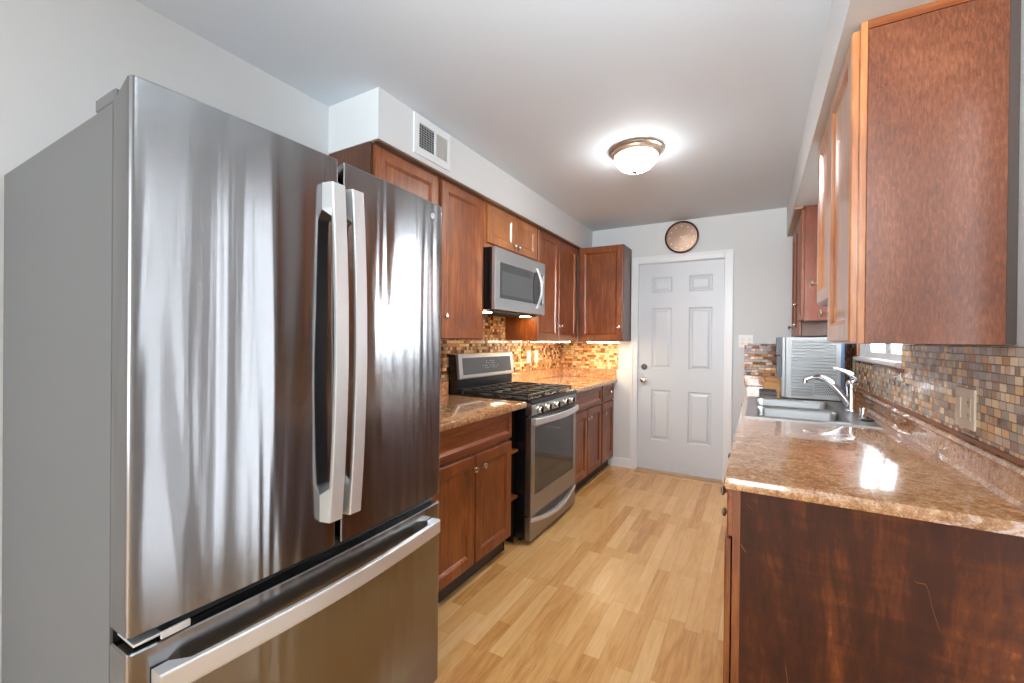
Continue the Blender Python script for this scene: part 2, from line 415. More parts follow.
# frame of the invented window behind the camera
fo = nb()
for (a, c) in ((XL + 0.2, XL + 0.26), (-0.69, -0.63), (XR - 0.26, XR - 0.2)): box(fo, a, c, YB - 0.09, YB - 0.04, 0.3, 2.35)
box(fo, XL + 0.26, -0.69, YB - 0.09, YB - 0.04, 0.3, 0.36); box(fo, -0.63, XR - 0.26, YB - 0.09, YB - 0.04, 0.3, 0.36)
box(fo, XL + 0.26, -0.69, YB - 0.09, YB - 0.04, 2.29, 2.35); box(fo, -0.63, XR - 0.26, YB - 0.09, YB - 0.04, 2.29, 2.35)
struct('window_added_back', fo, WHITE)

# ------------------------------------------------------------------ end wall door
b = nb()
def cas(bm, x0, x1, z0, z1): box(bm, x0, x1, YE - 0.018, YE, z0, z1, bev=0.003)
cas(b, -1.110, DX0 + 0.004, 0, 2.135); cas(b, DX1 - 0.004, -0.195, 0, 2.135); box(b, DX0 + 0.004, DX1 - 0.004, YE - 0.018, YE, 2.066, 2.135, bev=0.003)
# raised outer bead
box(b, -1.110, -1.092, YE - 0.026, YE - 0.018, 0, 2.135); box(b, -0.213, -0.195, YE - 0.026, YE - 0.018, 0, 2.135); box(b, -1.092, -0.213, YE - 0.026, YE - 0.018, 2.117, 2.135)
d1 = struct('door_1', b, WHITE)
b = nb()
x0, x1, z0, z1, yf = DX0 + 0.006, DX1 - 0.006, 0.022, 2.056, YE + 0.006
holes = [(-0.912, -0.724, 1.772, 1.925), (-0.570, -0.366, 1.772, 1.925), (-0.912, -0.724, 1.020, 1.620), (-0.570, -0.366, 1.020, 1.620), (-0.912, -0.724, 0.315, 0.812), (-0.570, -0.366, 0.315, 0.812)]
xs = sorted({x0, x1, -0.912, -0.724, -0.570, -0.366}); zs = sorted({z0, z1, 1.772, 1.925, 1.020, 1.620, 0.315, 0.812})
for i in range(len(xs) - 1):
    for j in range(len(zs) - 1):
        a0, a1, c0, c1 = xs[i], xs[i + 1], zs[j], zs[j + 1]
        if any(abs(h[0] - a0) < 1e-6 and abs(h[2] - c0) < 1e-6 for h in holes):
            def R(q, d): return [(a0 + q, yf + d, c0 + q), (a1 - q, yf + d, c0 + q), (a1 - q, yf + d, c1 - q), (a0 + q, yf + d, c1 - q)]
            loops(b, [R(0, 0), R(0.010, 0.011), R(0.020, 0.011), R(0.040, 0.002)], cap0=False)
        else:
            b.faces.new([b.verts.new(p) for p in ((a0, yf, c0), (a1, yf, c0), (a1, yf, c1), (a0, yf, c1))])
bmesh.ops.remove_doubles(b, verts=b.verts[:], dist=1e-5)
box(b, x0, x1, yf + 0.012, yf + 0.04, z0, z1)
obj('door_panel', b, DOORW, d1)
b = nb(); lathe(b, [(0.033, 0), (0.033, 0.006), (0.028, 0.014), (0.013, 0.016), (0.012, 0.03), (0.02, 0.036), (0.028, 0.046), (0.029, 0.056), (0.024, 0.066), (0.012, 0.07), (0.001, 0.071)], (-0.982, yf, 0.907), 'Y', 24, -1)
obj('door_knob', b, NICKEL, d1, True)
b = nb(); lathe(b, [(0.030, 0), (0.030, 0.008), (0.024, 0.018), (0.020, 0.022), (0.001, 0.023)], (-0.982, yf, 1.036), 'Y', 24, -1)
box(b, -0.987, -0.977, yf - 0.036, yf - 0.022, 1.022, 1.050, bev=0.002)
obj('deadbolt', b, plain('dark_nickel', srgb(140, 138, 134), 0.28, 1.0), d1, True)
obj('strike_plate', B(DX0 + 0.0045, DX0 + 0.0058, YE - 0.016, YE - 0.001, 0.875, 0.93), NICKEL, d1)
b = nb(); prism(b, [(YE + 0.05, 0.0), (YE - 0.10, 0.0), (YE - 0.095, 0.008), (YE - 0.06, 0.014), (YE + 0.05, 0.016)], -1.045, -0.265, 'x')
tag(obj('door_threshold', b, THRESH, None, loc=(-0.66, YE - 0.03, 0)), 'low oak threshold strip lying under the white door', 'threshold')

# ------------------------------------------------------------------ backsplashes
def bs(name, bm, mat, label): return tag(obj(name, bm, mat), label, 'backsplash')
b = nb()
for y0, y1, z0, z1 in ((1.41, 2.376, 0.999, 1.289), (2.376, 3.152, 0.91, 1.289), (2.388, 3.164, 1.289, 1.93), (3.152, 4.371, 0.999, 1.289)): box(b, XL + 0.0005, XL + 0.008, y0, y1, z0, z1)
bs('tile_backsplash', b, MOS_L, 'brown mosaic tile backsplash, coloured as if warmly lit, behind the gas range')
bs('tile_backsplash', B(XL + 0.009, -1.245, YE - 0.008, YE, 0.999, 1.289), MOS_E, 'mosaic tile panel, coloured as if warmly lit, on the end wall below the corner cabinet')
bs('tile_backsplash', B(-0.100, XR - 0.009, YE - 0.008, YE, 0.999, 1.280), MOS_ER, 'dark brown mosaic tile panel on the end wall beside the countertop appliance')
b = nb()
for y0, y1, z0, z1 in ((1.385, 2.54, 0.999, 1.288), (2.54, 3.585, 0.999, 1.1785), (3.585, 4.371, 0.999, 1.335)): box(b, XR - 0.008, XR - 0.0004, y0, y1, z0, z1)
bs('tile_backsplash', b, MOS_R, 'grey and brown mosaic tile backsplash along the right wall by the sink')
tag(obj('tile_edge_strip', B(XR - 0.020, XR - 0.0085, 3.588, 3.612, 1.006, 1.2), CREAM), 'cream vertical strip on the mosaic just behind the faucet', 'tile edging')

# ------------------------------------------------------------------ countertops
def slab(x0, x1, y0, y1, z0, z1, edges, hole=None, off=0.014, seg=2):
    bm = nb(); xs = [x0, x1]; ys = [y0, y1]
    if hole: xs = [x0, hole[0], hole[1], x1]; ys = [y0, hole[2], hole[3], y1]
    nx, ny = len(xs), len(ys)
    top = [[bm.verts.new((x, y, z1)) for y in ys] for x in xs]; bot = [[bm.verts.new((x, y, z0)) for y in ys] for x in xs]
    def solid(i, j): return 0 <= i < nx - 1 and 0 <= j < ny - 1 and not (hole and i == 1 and j == 1)
    for i in range(nx - 1):
        for j in range(ny - 1):
            if not solid(i, j): continue
            bm.faces.new((top[i][j], top[i + 1][j], top[i + 1][j + 1], top[i][j + 1]))
            bm.faces.new((bot[i][j], bot[i][j + 1], bot[i + 1][j + 1], bot[i + 1][j]))
            for (di, dj, A, Bv) in ((-1, 0, (i, j), (i, j + 1)), (1, 0, (i + 1, j), (i + 1, j + 1)), (0, -1, (i, j), (i + 1, j)), (0, 1, (i, j + 1), (i + 1, j + 1))):
                if not solid(i + di, j + dj):
                    bm.faces.new((top[A[0]][A[1]], top[Bv[0]][Bv[1]], bot[Bv[0]][Bv[1]], bot[A[0]][A[1]]))
    bmesh.ops.recalc_face_normals(bm, faces=bm.faces[:])
    es = []
    for e in bm.edges:
        a, c = e.verts[0].co, e.verts[1].co
        for k, v in edges:
            if abs(a[k] - v) < 1e-6 and abs(c[k] - v) < 1e-6 and abs(a.z - c.z) < 1e-6 and len(e.link_faces) == 2 and (abs(e.calc_face_angle(0)) > 1): es.append(e); break
    # vertical corner edges between two nosed sides too
    for e in bm.edges:
        a, c = e.verts[0].co, e.verts[1].co
        if abs(a.z - c.z) > 1e-3 and sum(abs(a[k] - v) < 1e-6 for k, v in edges) == 2: es.append(e)
    if es: bmesh.ops.bevel(bm, geom=es, offset=off, segments=seg, affect='EDGES', profile=0.6)
    return bm
ZT, ZU = 0.904, 0.866
def splash_y(x0, x1, y0, y1): return B(x0, x1, y0, y1, ZT, 0.998, bev=0.004, seg=2)
ct = thing('countertop', 'short speckled tan countertop between the refrigerator and the gas range', 'countertop', (-1.57, 1.8, ZU))
obj('worktop', slab(XL, -1.249, 1.262, 2.374, ZU, ZT, [(0, -1.249)]), GRANITE, ct, 30)
obj('upstand', splash_y(XL + 0.0005, XL + 0.02, 1.262, 2.374), GRANITE, ct)
ct = thing('countertop', 'speckled tan countertop lit warm between the gas range and the end wall', 'countertop', (-1.57, 3.7, ZU))
obj('worktop', slab(XL, -1.249, 3.154, YE, ZU, ZT, [(0, -1.249)]), GRANITE, ct, 30)
obj('upstand', splash_y(XL + 0.0005, XL + 0.02, 3.154, YE - 0.021), GRANITE, ct)
obj('upstand', splash_y(XL + 0.0005, -1.262, YE - 0.02, YE - 0.0005), GRANITE, ct)
HX0, HX1, HY0, HY1 = -0.015, 0.455, 2.56, 3.43
ct = thing('countertop', 'long glossy speckled brown countertop holding the sink on the right', 'countertop', (0.25, 2.8, ZU))
obj('worktop', slab(-0.080, XR, 1.374, YE, ZU, ZT, [(0, -0.080), (1, 1.374)], (HX0, HX1, HY0, HY1)), GRANITE, ct, 30)
b = nb(); prism(b, [(XR - 0.0005, ZT), (XR - 0.030, ZT), (XR - 0.022, ZT + 0.012), (XR - 0.019, ZT + 0.06), (XR - 0.019, 0.972), (XR - 0.023, 0.982), (XR - 0.019, 0.993), (XR - 0.010, 0.998), (XR - 0.0005, 0.998)], 1.376, YE - 0.021, 'y')
obj('upstand', b, GRANITE, ct, 30)
obj('upstand', splash_y(-0.098, XR - 0.001, YE - 0.02, YE - 0.0005), GRANITE, ct)
obj('edge_strip', B(XR - 0.013, XR - 0.0085, 1.376, 3.585, 0.9985, 1.012), plain('brown_caulk', srgb(138, 88, 64), 0.45), ct, label='brown strip above the upstand')

# ------------------------------------------------------------------ cabinets
def cab_doors(root, axis, sg, front, doors, mat, t=0.02, kgroup=None):
    """doors: (a0,a1,z0,z1,knob(a,z) or None, name, material)"""
    for a0, a1, z0, z1, kn, nm, mt in doors:
        d = obj(nm, pdoor(nb(), axis, sg, front, a0, a1, z0, z1, t, 0.055 if nm == 'door' else 0.032), mt or mat, root)
        for k in (kn or []):
            pos = (front, k[0], k[1]) if axis == 'x' else (k[0], front, k[1])
            obj('knob', knob_bm(axis, sg, pos), NICKEL, d, True)
def carcass(x0, x1, y0, y1, z0, z1, bev=0.001): return B(x0, x1, y0, y1, z0, z1, bev=bev)
LW = 'wall cabinets on the left wall'
XD = -1.572      # left door fronts
XCF = XD - 0.0195   # carcass front
zt, zb = 2.211, 1.291
c = thing('wall_cabinet', 'reddish brown wall cabinet partly hidden behind the refrigerator top', 'cabinet', (-1.72, 1.65, zb), LW)
obj('body', carcass(XL, XCF, 1.412, 1.898, zb, ZS - 0.001), WOODDK, c)
cab_doors(c, 'x', 1, XD, [(1.432, 1.887, zb + 0.004, zt, [(1.46, 1.42)], 'door', None)], WOODV)
c = thing('wall_cabinet', 'tall single door wall cabinet just left of the microwave', 'cabinet', (-1.72, 2.14, zb), LW)
obj('body', carcass(XL, XCF, 1.899, 2.385, zb, ZS - 0.001), WOODV, c)
cab_doors(c, 'x', 1, XD, [(1.922, 2.343, zb + 0.004, zt, [(1.950, 1.425)], 'door', None)], WOODV)
c = thing('wall_cabinet', 'short honey brown two door cabinet above the microwave', 'cabinet', (-1.72, 2.78, 1.914), LW)
obj('body', carcass(XL, XCF, 2.386, 3.165, 1.914, ZS - 0.001), WOODHON, c)
cab_doors(c, 'x', 1, XD, [(2.405, 2.779, 1.946, zt, [(2.752, 1.985)], 'door', None), (2.787, 3.142, 1.946, zt, [(2.812, 1.985)], 'door', None)], WOODHON)
c = thing('wall_cabinet', 'two door wall cabinet between the microwave and the corner cabinet', 'cabinet', (-1.72, 3.6, zb), LW)
obj('body', carcass(XL, XCF, 3.166, 4.079, zb, ZS - 0.001), WOODV, c)
cab_doors(c, 'x', 1, XD, [(3.172, 3.592, zb + 0.004, zt, [(3.566, 1.425)], 'door', None), (3.600, 4.045, zb + 0.004, zt, [(3.628, 1.425)], 'door', None)], WOODV)
c = thing('wall_cabinet', 'corner wall cabinet on the end wall facing the camera, beside the white door', 'cabinet', (-1.35, 4.22, zb), LW)
obj('body', carcass(XD + 0.001, -1.117, 4.081, YE, zb, ZS - 0.001), WOODDK, c)
cab_doors(c, 'y', -1, 4.061, [(XD + 0.012, -1.121, zb + 0.004, ZS - 0.006, [(-1.150, 1.426)], 'door', None)], WOODV)

LB = 'base cabinets on the left'
XB = -1.282
def base(y0, y1, label, doors, x0=XL, xf=XB - 0.0195, grp=LB, loc=None):
    c = thing('base_cabinet', label, 'cabinet', ((x0 + xf) / 2, (y0 + y1) / 2, 0), grp)
    obj('body', carcass(min(x0, xf), max(x0, xf), y0, y1, 0.098, ZU - 0.001), WOODV, c)
    if xf > x0: obj('toe_kick', B(x0, XB - 0.057, y0, y1, 0, 0.097), TOEK, c)
    return c
c = base(1.262, 2.250, 'two door base cabinet with a wide false drawer, next to the refrigerator', None)
cab_doors(c, 'x', 1, XB, [(1.45, 1.860, 0.105, 0.682, [(1.836, 0.615)], 'door', None), (1.872, 2.246, 0.105, 0.682, [(1.925, 0.615)], 'door', None), (1.45, 2.246, 0.703, 0.860, None, 'drawer', WOODH)], WOODV)
c = base(3.157, 3.985, 'two door base cabinet with a wide drawer front just right of the range', None)
cab_doors(c, 'x', 1, XB, [(3.170, 3.580, 0.105, 0.682, [(3.552, 0.612)], 'door', None), (3.590, 3.965, 0.105, 0.682, [(3.622, 0.612)], 'door', None), (3.170, 3.965, 0.703, 0.860, None, 'drawer', WOODH)], WOODV)
c = base(3.986, YE - 0.001, 'narrow base cabinet with one drawer over one door by the white door', None)
cab_doors(c, 'x', 1, XB, [(4.000, 4.362, 0.105, 0.682, [(4.035, 0.592)], 'door', None), (4.000, 4.362, 0.703, 0.860, [(4.200, 0.784)], 'drawer', WOODH)], WOODV)
c = thing('open_shelf_unit', 'narrow dark open shelf unit squeezed between base cabinet and range', 'shelf', (-1.6, 2.31, 0))
b = nb(); box(b, XL, XL + 0.01, 2.2505, 2.372, 0, ZU - 0.001); box(b, XL + 0.01, -1.335, 2.2505, 2.256, 0, ZU - 0.001); box(b, XL + 0.01, -1.335, 2.366, 2.372, 0, ZU - 0.001)
obj('body', b, BLACKM, c)
for z in (0.295, 0.585): obj('shelf', B(XL + 0.0105, -1.305, 2.2565, 2.3655, z, z + 0.018, bev=0.002), WOODH, c)

# right wall cabinets
RW = 'wall cabinets on the right wall'
c = thing('wall_cabinet', 'large near wall cabinet whose scuffed reddish side faces the camera', 'cabinet', (0.42, 1.8, zb), RW)
obj('body', B(0.2685, 0.551, 1.576, 2.045, zb, 2.196, bev=0.001), FARPANEL, c, label='side panel with scuffs and dark spots')
b = B(0.2510, 0.2680, 1.574, 2.045, zb, ZS - 0.001, bev=0.0015)
obj('face_frame', b, WOODHON, c)
obj('top_strip', B(0.2685, XR - 0.001, 1.574, 2.045, 2.197, ZS - 0.001), WOODX, c)
obj('scribe_strip', B(0.5515, XR - 0.001, 1.579, 2.045, zb + 0.002, 2.1965), plain('dark_scribe', srgb(70, 56, 50), 0.6), c, label='dark brown strip against the wall')
cab_doors(c, 'x', -1, 0.2325, [(1.588, 2.030, zb + 0.006, 2.205, [(2.000, 1.405)], 'door', None)], WOODHON, 0.018)
c = thing('wall_cabinet', 'short wall cabinet behind the near one, ending at the window', 'cabinet', (0.42, 2.25, 1.46), RW)
obj('body', carcass(0.2565, XR - 0.001, 2.047, 2.455, 1.462, ZS - 0.001), WOODHON, c)
cab_doors(c, 'x', -1, 0.238, [(2.060, 2.440, 1.469, 2.205, [(2.405, 1.565)], 'door', None)], WOODHON, 0.018)
c = thing('wall_cabinet', 'short wall cabinet beyond the window with its pinkish side showing', 'cabinet', (0.42, 3.6, 1.44), RW)
obj('body', carcass(0.2735, XR - 0.001, 3.505, 3.672, 1.442, ZS - 0.001), WOODSIDE, c)
cab_doors(c, 'x', -1, 0.252, [(3.510, 3.668, 1.448, 2.200, [(3.64, 1.56)], 'door', None)], WOODV)
c = thing('wall_cabinet', 'farthest right wall cabinet above the countertop appliance', 'cabinet', (0.42, 4.0, 1.34), RW)
obj('body', carcass(0.2735, XR - 0.001, 3.674, YE - 0.001, 1.338, ZS - 0.001), WOODDK, c)
cab_doors(c, 'x', -1, 0.252, [(3.680, 4.010, 1.344, 2.200, [(3.72, 1.42)], 'door', None), (4.018, 4.350, 1.344, 2.200, [(4.31, 1.42)], 'door', None)], WOODV)

# right base cabinets
RB = 'base cabinets under the long right countertop'
def rbase(y0, y1, label, near=False, sink=False):
    c = thing('base_cabinet', label, 'cabinet', (0.25, (y0 + y1) / 2, 0), RB)
    if sink:
        b = nb(); box(b, -0.036, XR, y0, y1, 0.098, 0.66); box(b, -0.036, -0.02, y0, y1, 0.66, ZU - 0.001); box(b, 0.53, XR, y0, y1, 0.66, ZU - 0.001)
        obj('body', b, BASEPANEL, c)
    else: obj('body', B(-0.036, XR, y0, y1, 0.0 if near else 0.098, ZU - 0.001), BASEPANEL, c, label='blotchy dark stained end panel' if near else None)
    obj('face_frame', B(-0.0575, -0.0365, y0, y1, 0.0 if near else 0.098, ZU - 0.001, bev=0.001), WOODV, c)
    if not near: obj('toe_kick', B(0.0, XR, y0, y1, 0, 0.0975), TOEK, c)
    return c
c = rbase(1.400, 1.820, 'near base cabinet with a blotchy dark end panel facing the camera', True)
dr = obj('drawer', pdoor(nb(), 'x', -1, -0.0725, 1.412, 1.808, 0.722, 0.858, 0.0145, 0.032), WOODH, c)
obj('knob', knob_bm('x', -1, (-0.0725, 1.61, 0.790)), BRONZE, dr, True)
dd = obj('door', pdoor(nb(), 'x', -1, -0.078, 1.412, 1.808, 0.105, 0.712, 0.016, 0.055), WOODV, c)
obj('knob', knob_bm('x', -1, (-0.078, 1.775, 0.66)), BRONZE, dd, True)
c = rbase(1.822, 2.480, 'base cabinet between the near end cabinet and the sink cabinet')
cab_doors(c, 'x', -1, -0.078, [(1.835, 2.147, 0.105, 0.690, [(2.12, 0.63)], 'door', None), (2.155, 2.468, 0.105, 0.690, [(2.18, 0.63)], 'door', None), (1.835, 2.468, 0.705, 0.858, [(2.15, 0.78)], 'drawer', WOODH)], WOODV)
c = rbase(2.482, 3.480, 'two door base cabinet under the steel sink', sink=True)
cab_doors(c, 'x', -1, -0.078, [(2.495, 2.977, 0.105, 0.690, [(2.95, 0.63)], 'door', None), (2.985, 3.468, 0.105, 0.690, [(3.01, 0.63)], 'door', None), (2.495, 3.468, 0.705, 0.858, None, 'drawer', WOODH)], WOODV)
c = rbase(3.482, YE - 0.001, 'last base cabinet on the right, against the end wall')
cab_doors(c, 'x', -1, -0.078, [(3.495, 3.925, 0.105, 0.690, [(3.90, 0.63)], 'door', None), (3.933, 4.365, 0.105, 0.690, [(3.96, 0.63)], 'door', None), (3.495, 4.365, 0.705, 0.858, [(3.93, 0.78)], 'drawer', WOODH)], WOODV)

# ------------------------------------------------------------------ refrigerator
FY0, FY1 = 0.334, 1.244
fr = thing('refrigerator', 'large stainless steel french door refrigerator in the left foreground', 'refrigerator', (-1.45, 0.787, 0))
obj('body', B(-1.881, -1.103, FY0 + 0.004, FY1 - 0.004, 0.03, 1.752, bev=0.004, seg=2), FSIDE, fr, label='grey painted side')
obj('gasket', B(-1.1025, -1.0875, FY0 + 0.004, FY1 - 0.006, 0.05, 1.745), RUBBER, fr)
def front_x(y): return -1.013 + 0.016 * (1 - ((y - 0.787) / 0.453) ** 2)
def fdoor(y0, y1, z0, z1, r0, r1, drop=0.0):
    """curved door slab: plan outline in x,y extruded in z; r0/r1 edge radius at the two sides"""
    back = -1.087; out = [(back, y0)]
    n = 28
    out.append((front_x(y0) - r0, y0))
    for k in range(1, 6):
        t = k / 5 * PI / 2; out.append((front_x(y0 + r0) - r0 + r0 * math.sin(t), y0 + r0 - r0 * math.cos(t)))
    for k in range(1, n): y = y0 + r0 + (y1 - r1 - y0 - r0) * k / n; out.append((front_x(y), y))
    for k in range(0, 6):
        t = k / 5 * PI / 2; out.append((front_x(y1 - r1) - r1 + r1 * math.cos(t), y1 - r1 + r1 * math.sin(t)))
    out.append((back, y1))
    bm = nb(); e = 0.003
    def ins(p, d):
        c = (-1.05, (y0 + y1) / 2); return (p[0] + (d if p[0] < c[0] else -d), min(max(p[1], y0 + d), y1 - d))
    loops(bm, [[ins(p, e) + (z0,) for p in out], [p + (z0 + e,) for p in out], [p + (z1 - e,) for p in out], [ins(p, e) + (z1 - (drop if p[0] == back else 0),) for p in out]])
    if drop:
        for v in bm.verts:
            if abs(v.co.z - (z1 - e)) < 1e-6 and abs(v.co.x - back) < 1e-6: v.co.z -= drop
    return bm
zf0, zf1 = 0.723, 1.780
ld = obj('door', fdoor(FY0, 0.776, zf0, zf1, 0.012, 0.004, 0.030), STEEL_F, fr, 30)
rd = obj('door', fdoor(0.794, FY1, zf0, zf1, 0.004, 0.012, 0.030), STEEL_F, fr, 30)
dw = obj('freezer_drawer', fdoor(FY0, FY1, 0.035, 0.693, 0.012, 0.012), STEEL_F, fr, 30)
obj('center_seal', B(-1.089, -1.045, 0.778, 0.792, zf0 + 0.01, zf1 - 0.02), RUBBER, fr)
obj('drawer_seal', B(-1.089, -1.040, FY0 + 0.02, FY1 - 0.02, 0.6945, 0.7215), RUBBER, fr)
def vhandle(y0, y1):
    bm = nb(); n = 40; za, zb_ = 0.807, 1.701; th = 0.012
    rings = []
    for k in range(n + 1):
        t = k / n; z = za + (zb_ - za) * t
        xo = -0.965 + 0.021 * math.sin(PI * t) ** 0.9 if 0 < t < 1 else -0.965
        # end posts reach back to the door and flare a little
        xi = xo - th; fl_ = 0.0
        if t < 0.08 or t > 0.92: xi = -1.002; fl_ = 0.009
        rings.append([(xi, y0 + 0.002 - fl_, z), (xo - 0.002, y0, z), (xo, y0 + 0.003, z), (xo, y1 - 0.003, z), (xo - 0.002, y1, z), (xi, y1 - 0.002, z)])
    loops(bm, rings); return bm
obj('handle', vhandle(0.733, 0.774), STEEL_H, ld)
obj('handle', vhandle(0.797, 0.836), STEEL_H, rd)
bm = nb(); n = 30; rings = []
for k in range(n + 1):
    t = k / n; y = 0.370 + (1.192 - 0.370) * t; xo = -0.970 + 0.026 * math.sin(PI * t) if 0 < t < 1 else -0.970
    xi = xo - 0.014
    if t < 0.05 or t > 0.95: xi = -1.006
    rings.append([(xi, y, 0.608), (xo - 0.002, y, 0.605), (xo, y, 0.609), (xo, y, 0.648), (xo - 0.002, y, 0.652), (xi, y, 0.650)])
loops(bm, rings); obj('handle', bm, STEEL_H, dw)
# hinge covers and brackets
b = nb(); box(b, -1.200, -1.102, FY0 + 0.005, FY0 + 0.10, 1.7525, 1.782, bev=0.004); box(b, -1.101, -1.092, FY0 + 0.012, FY0 + 0.05, 1.7605, 1.780, bev=0.002)
obj('hinge_cover', b, FSIDE, fr)
b = nb(); box(b, -1.200, -1.102, FY1 - 0.10, FY1 - 0.005, 1.7525, 1.782, bev=0.004)
obj('hinge_cover', b, FSIDE, fr)
b = nb(); box(b, -1.085, -1.012, FY0 + 0.010, FY0 + 0.055, 0.704, 0.709, bev=0.001); box(b, -1.008, -1.002, FY0 + 0.05, FY0 + 0.10, 0.700, 0.714, bev=0.001)
obj('hinge_bracket', b, STEEL_H, fr)
def badge(parent, y, z, xf, r):
    b = nb(); lathe(b, [(r, 0), (r, 0.0016), (r * 0.9, 0.0022), (0.001, 0.0022)], (xf, y, z), 'X', 28)
    o = obj('badge', b, plain('badge_grey', srgb(110, 112, 116), 0.3, 0.9), parent, True)
    m = nb(); q = r * 0.78; x = xf + 0.0028
    P = lambda a, c: (x, y + a * q, z + c * q)
    tube(m, [P(math.cos(t / 24 * 2 * PI), math.sin(t / 24 * 2 * PI)) for t in range(25)], r * 0.05, 5)
    g = [P(-0.10, 0.35), P(-0.30, 0.55), P(-0.55, 0.35), P(-0.60, 0.0), P(-0.42, -0.30), P(-0.15, -0.15), P(-0.08, 0.15), P(-0.02, -0.35), P(-0.25, -0.62), P(-0.5, -0.5)]
    e = [P(0.45, 0.45), P(0.25, 0.58), P(0.08, 0.35), P(0.30, 0.12), P(0.08, -0.12), P(0.15, -0.45), P(0.42, -0.42), P(0.6, -0.15)]
    tube(m, g, r * 0.06, 5); tube(m, e, r * 0.06, 5)
    obj('monogram', m, STEEL_H, o)
badge(rd, 1.180, 1.730, front_x(1.18) - 0.0005, 0.0135)

# ------------------------------------------------------------------ gas range
RY0, RY1 = 2.384, 3.146
rg = thing('gas_range', 'black and stainless steel gas range on the left side', 'range', (-1.55, 2.765, 0))
b = nb(); box(b, XL + 0.03, -1.262, RY0, RY1, 0.03, 0.896, bev=0.003)
for yy in (RY0 + 0.05, RY1 - 0.05):
    for xx in (-1.80, -1.32): lathe(b, [(0.015, 0), (0.015, 0.03)], (xx, yy, 0.0), 'Z', 10)
obj('body', b, BLACK, rg)
obj('cooktop', B(XL + 0.085, -1.240, RY0 - 0.001, RY1 + 0.001, 0.8965, 0.914, bev=0.005, seg=2), BLACK, rg)
b = nb(); prism(b, [(-1.262, 0.8955), (-1.232, 0.8955), (-1.221, 0.880), (-1.2215, 0.816), (-1.262, 0.816)], RY0, RY1, 'y')
cp = obj('control_panel', b, STEEL_R, rg)
b = nb(); prism(b, [(-1.262, 0.9150), (-1.239, 0.9150), (-1.226, 0.909), (-1.2195, 0.897), (-1.2195, 0.884), (-1.226, 0.890), (-1.262, 0.8965)], RY0, RY1, 'y')
obj('front_nosing', b, BLACK, rg)
for yk in (2.478, 2.606, 2.748, 2.900, 3.022):
    b = nb(); lathe(b, [(0.026, 0), (0.026, 0.004), (0.023, 0.006), (0.021, 0.026), (0.018, 0.029), (0.001, 0.029)], (-1.2215, yk, 0.846), 'X', 22)
    k = obj('burner_knob', b, NICKEL, cp, True)
    b = nb(); box(b, -1.1925, -1.184, yk - 0.005, yk + 0.005, 0.826, 0.866, bev=0.001); obj('grip', b, BLACK, k)
# oven door
b = nb()
dy0, dy1, dz0, dz1 = RY0 + 0.001, RY1 - 0.001, 0.180, 0.800
wy0, wy1, wz0, wz1 = 2.440, 3.096, 0.302, 0.735
xs_ = -1.2225
for y0, y1, z0, z1 in ((dy0, dy1, dz0, wz0), (dy0, dy1, wz1, dz1), (dy0, wy0, wz0, wz1), (wy1, dy1, wz0, wz1)): box(b, -1.2615, xs_, y0, y1, z0, z1, bev=0.0015)
od = obj('oven_door', b, STEEL_R, rg)
obj('window_glass', B(-1.252, -1.2265, wy0 + 0.0005, wy1 - 0.0005, wz0 + 0.0005, wz1 - 0.0005), DKGLASS, od)
obj('door_gap', B(-1.2615, -1.245, dy0, dy1, 0.8005, 0.8155), BLACKM, rg)
obj('vent_trim', B(-1.2615, -1.2215, RY0, RY0 + 0.012, 0.733, 0.785), BLACKM, od) if False else None
def bow_handle(y0, y1, z0, z1, xe, bow, th, xback, end=0.03, zb_=0.0):
    bm = nb(); n = 26; rings = []
    for k in range(n + 1):
        t = k / n; y = y0 + (y1 - y0) * t; s = math.sin(PI * t) if 0 < t < 1 else 0
        xo = xe + bow * s; xi = xo - th; dz = -zb_ * s
        if t < end or t > 1 - end: xi = xback
        rings.append([(xi, y, z0 + dz), (xo - 0.003, y, z0 + dz), (xo, y, z0 + 0.004 + dz), (xo, y, z1 - 0.004 + dz), (xo - 0.003, y, z1 + dz), (xi, y, z1 + dz)])
    loops(bm, rings); return bm
obj('handle', bow_handle(2.396, 3.134, 0.757, 0.797, -1.196, 0.042, 0.013, -1.2225), STEEL_H, od)
badge(od, 2.790, 0.238, -1.2225, 0.011)
# warming drawer
b = nb(); box(b, -1.2615, -1.2245, dy0, dy1, 0.022, 0.172, bev=0.002)
wd = obj('warming_drawer', b, STEEL_R, rg)
obj('drawer_gap', B(-1.2615, -1.245, dy0, dy1, 0.1725, 0.1795), BLACKM, rg)
b = nb(); prism(b, [(dy0 + 0.03, 0.1715), (dy1 - 0.03, 0.1715), (dy1 - 0.16, 0.138), ((dy0 + dy1) / 2, 0.120), (dy0 + 0.16, 0.138)], -1.2245, -1.2238, 'x'); obj('grip_shade_plate', b, plain('grip_shadow_grey', srgb(70, 66, 62), 0.4, 0.6), wd)  # flat dark plate, its colour imitates the shade of a grip recess
bm = nb(); n = 26; rings = []
for k in range(n + 1):
    t = k / n; y = dy0 + 0.004 + (dy1 - dy0 - 0.008) * t; s = math.sin(PI * t) if 0 < t < 1 else 0
    xo = -1.218 + 0.022 * s; zc = 0.158 - 0.048 * s
    rings.append([(-1.2245, y, zc - 0.012), (xo - 0.004, y, zc - 0.014), (xo, y, zc - 0.008), (xo, y, zc + 0.008), (xo - 0.004, y, zc + 0.014), (-1.2245, y, zc + 0.012)])
loops(bm, rings); obj('handle', bm, STEEL_H, wd)
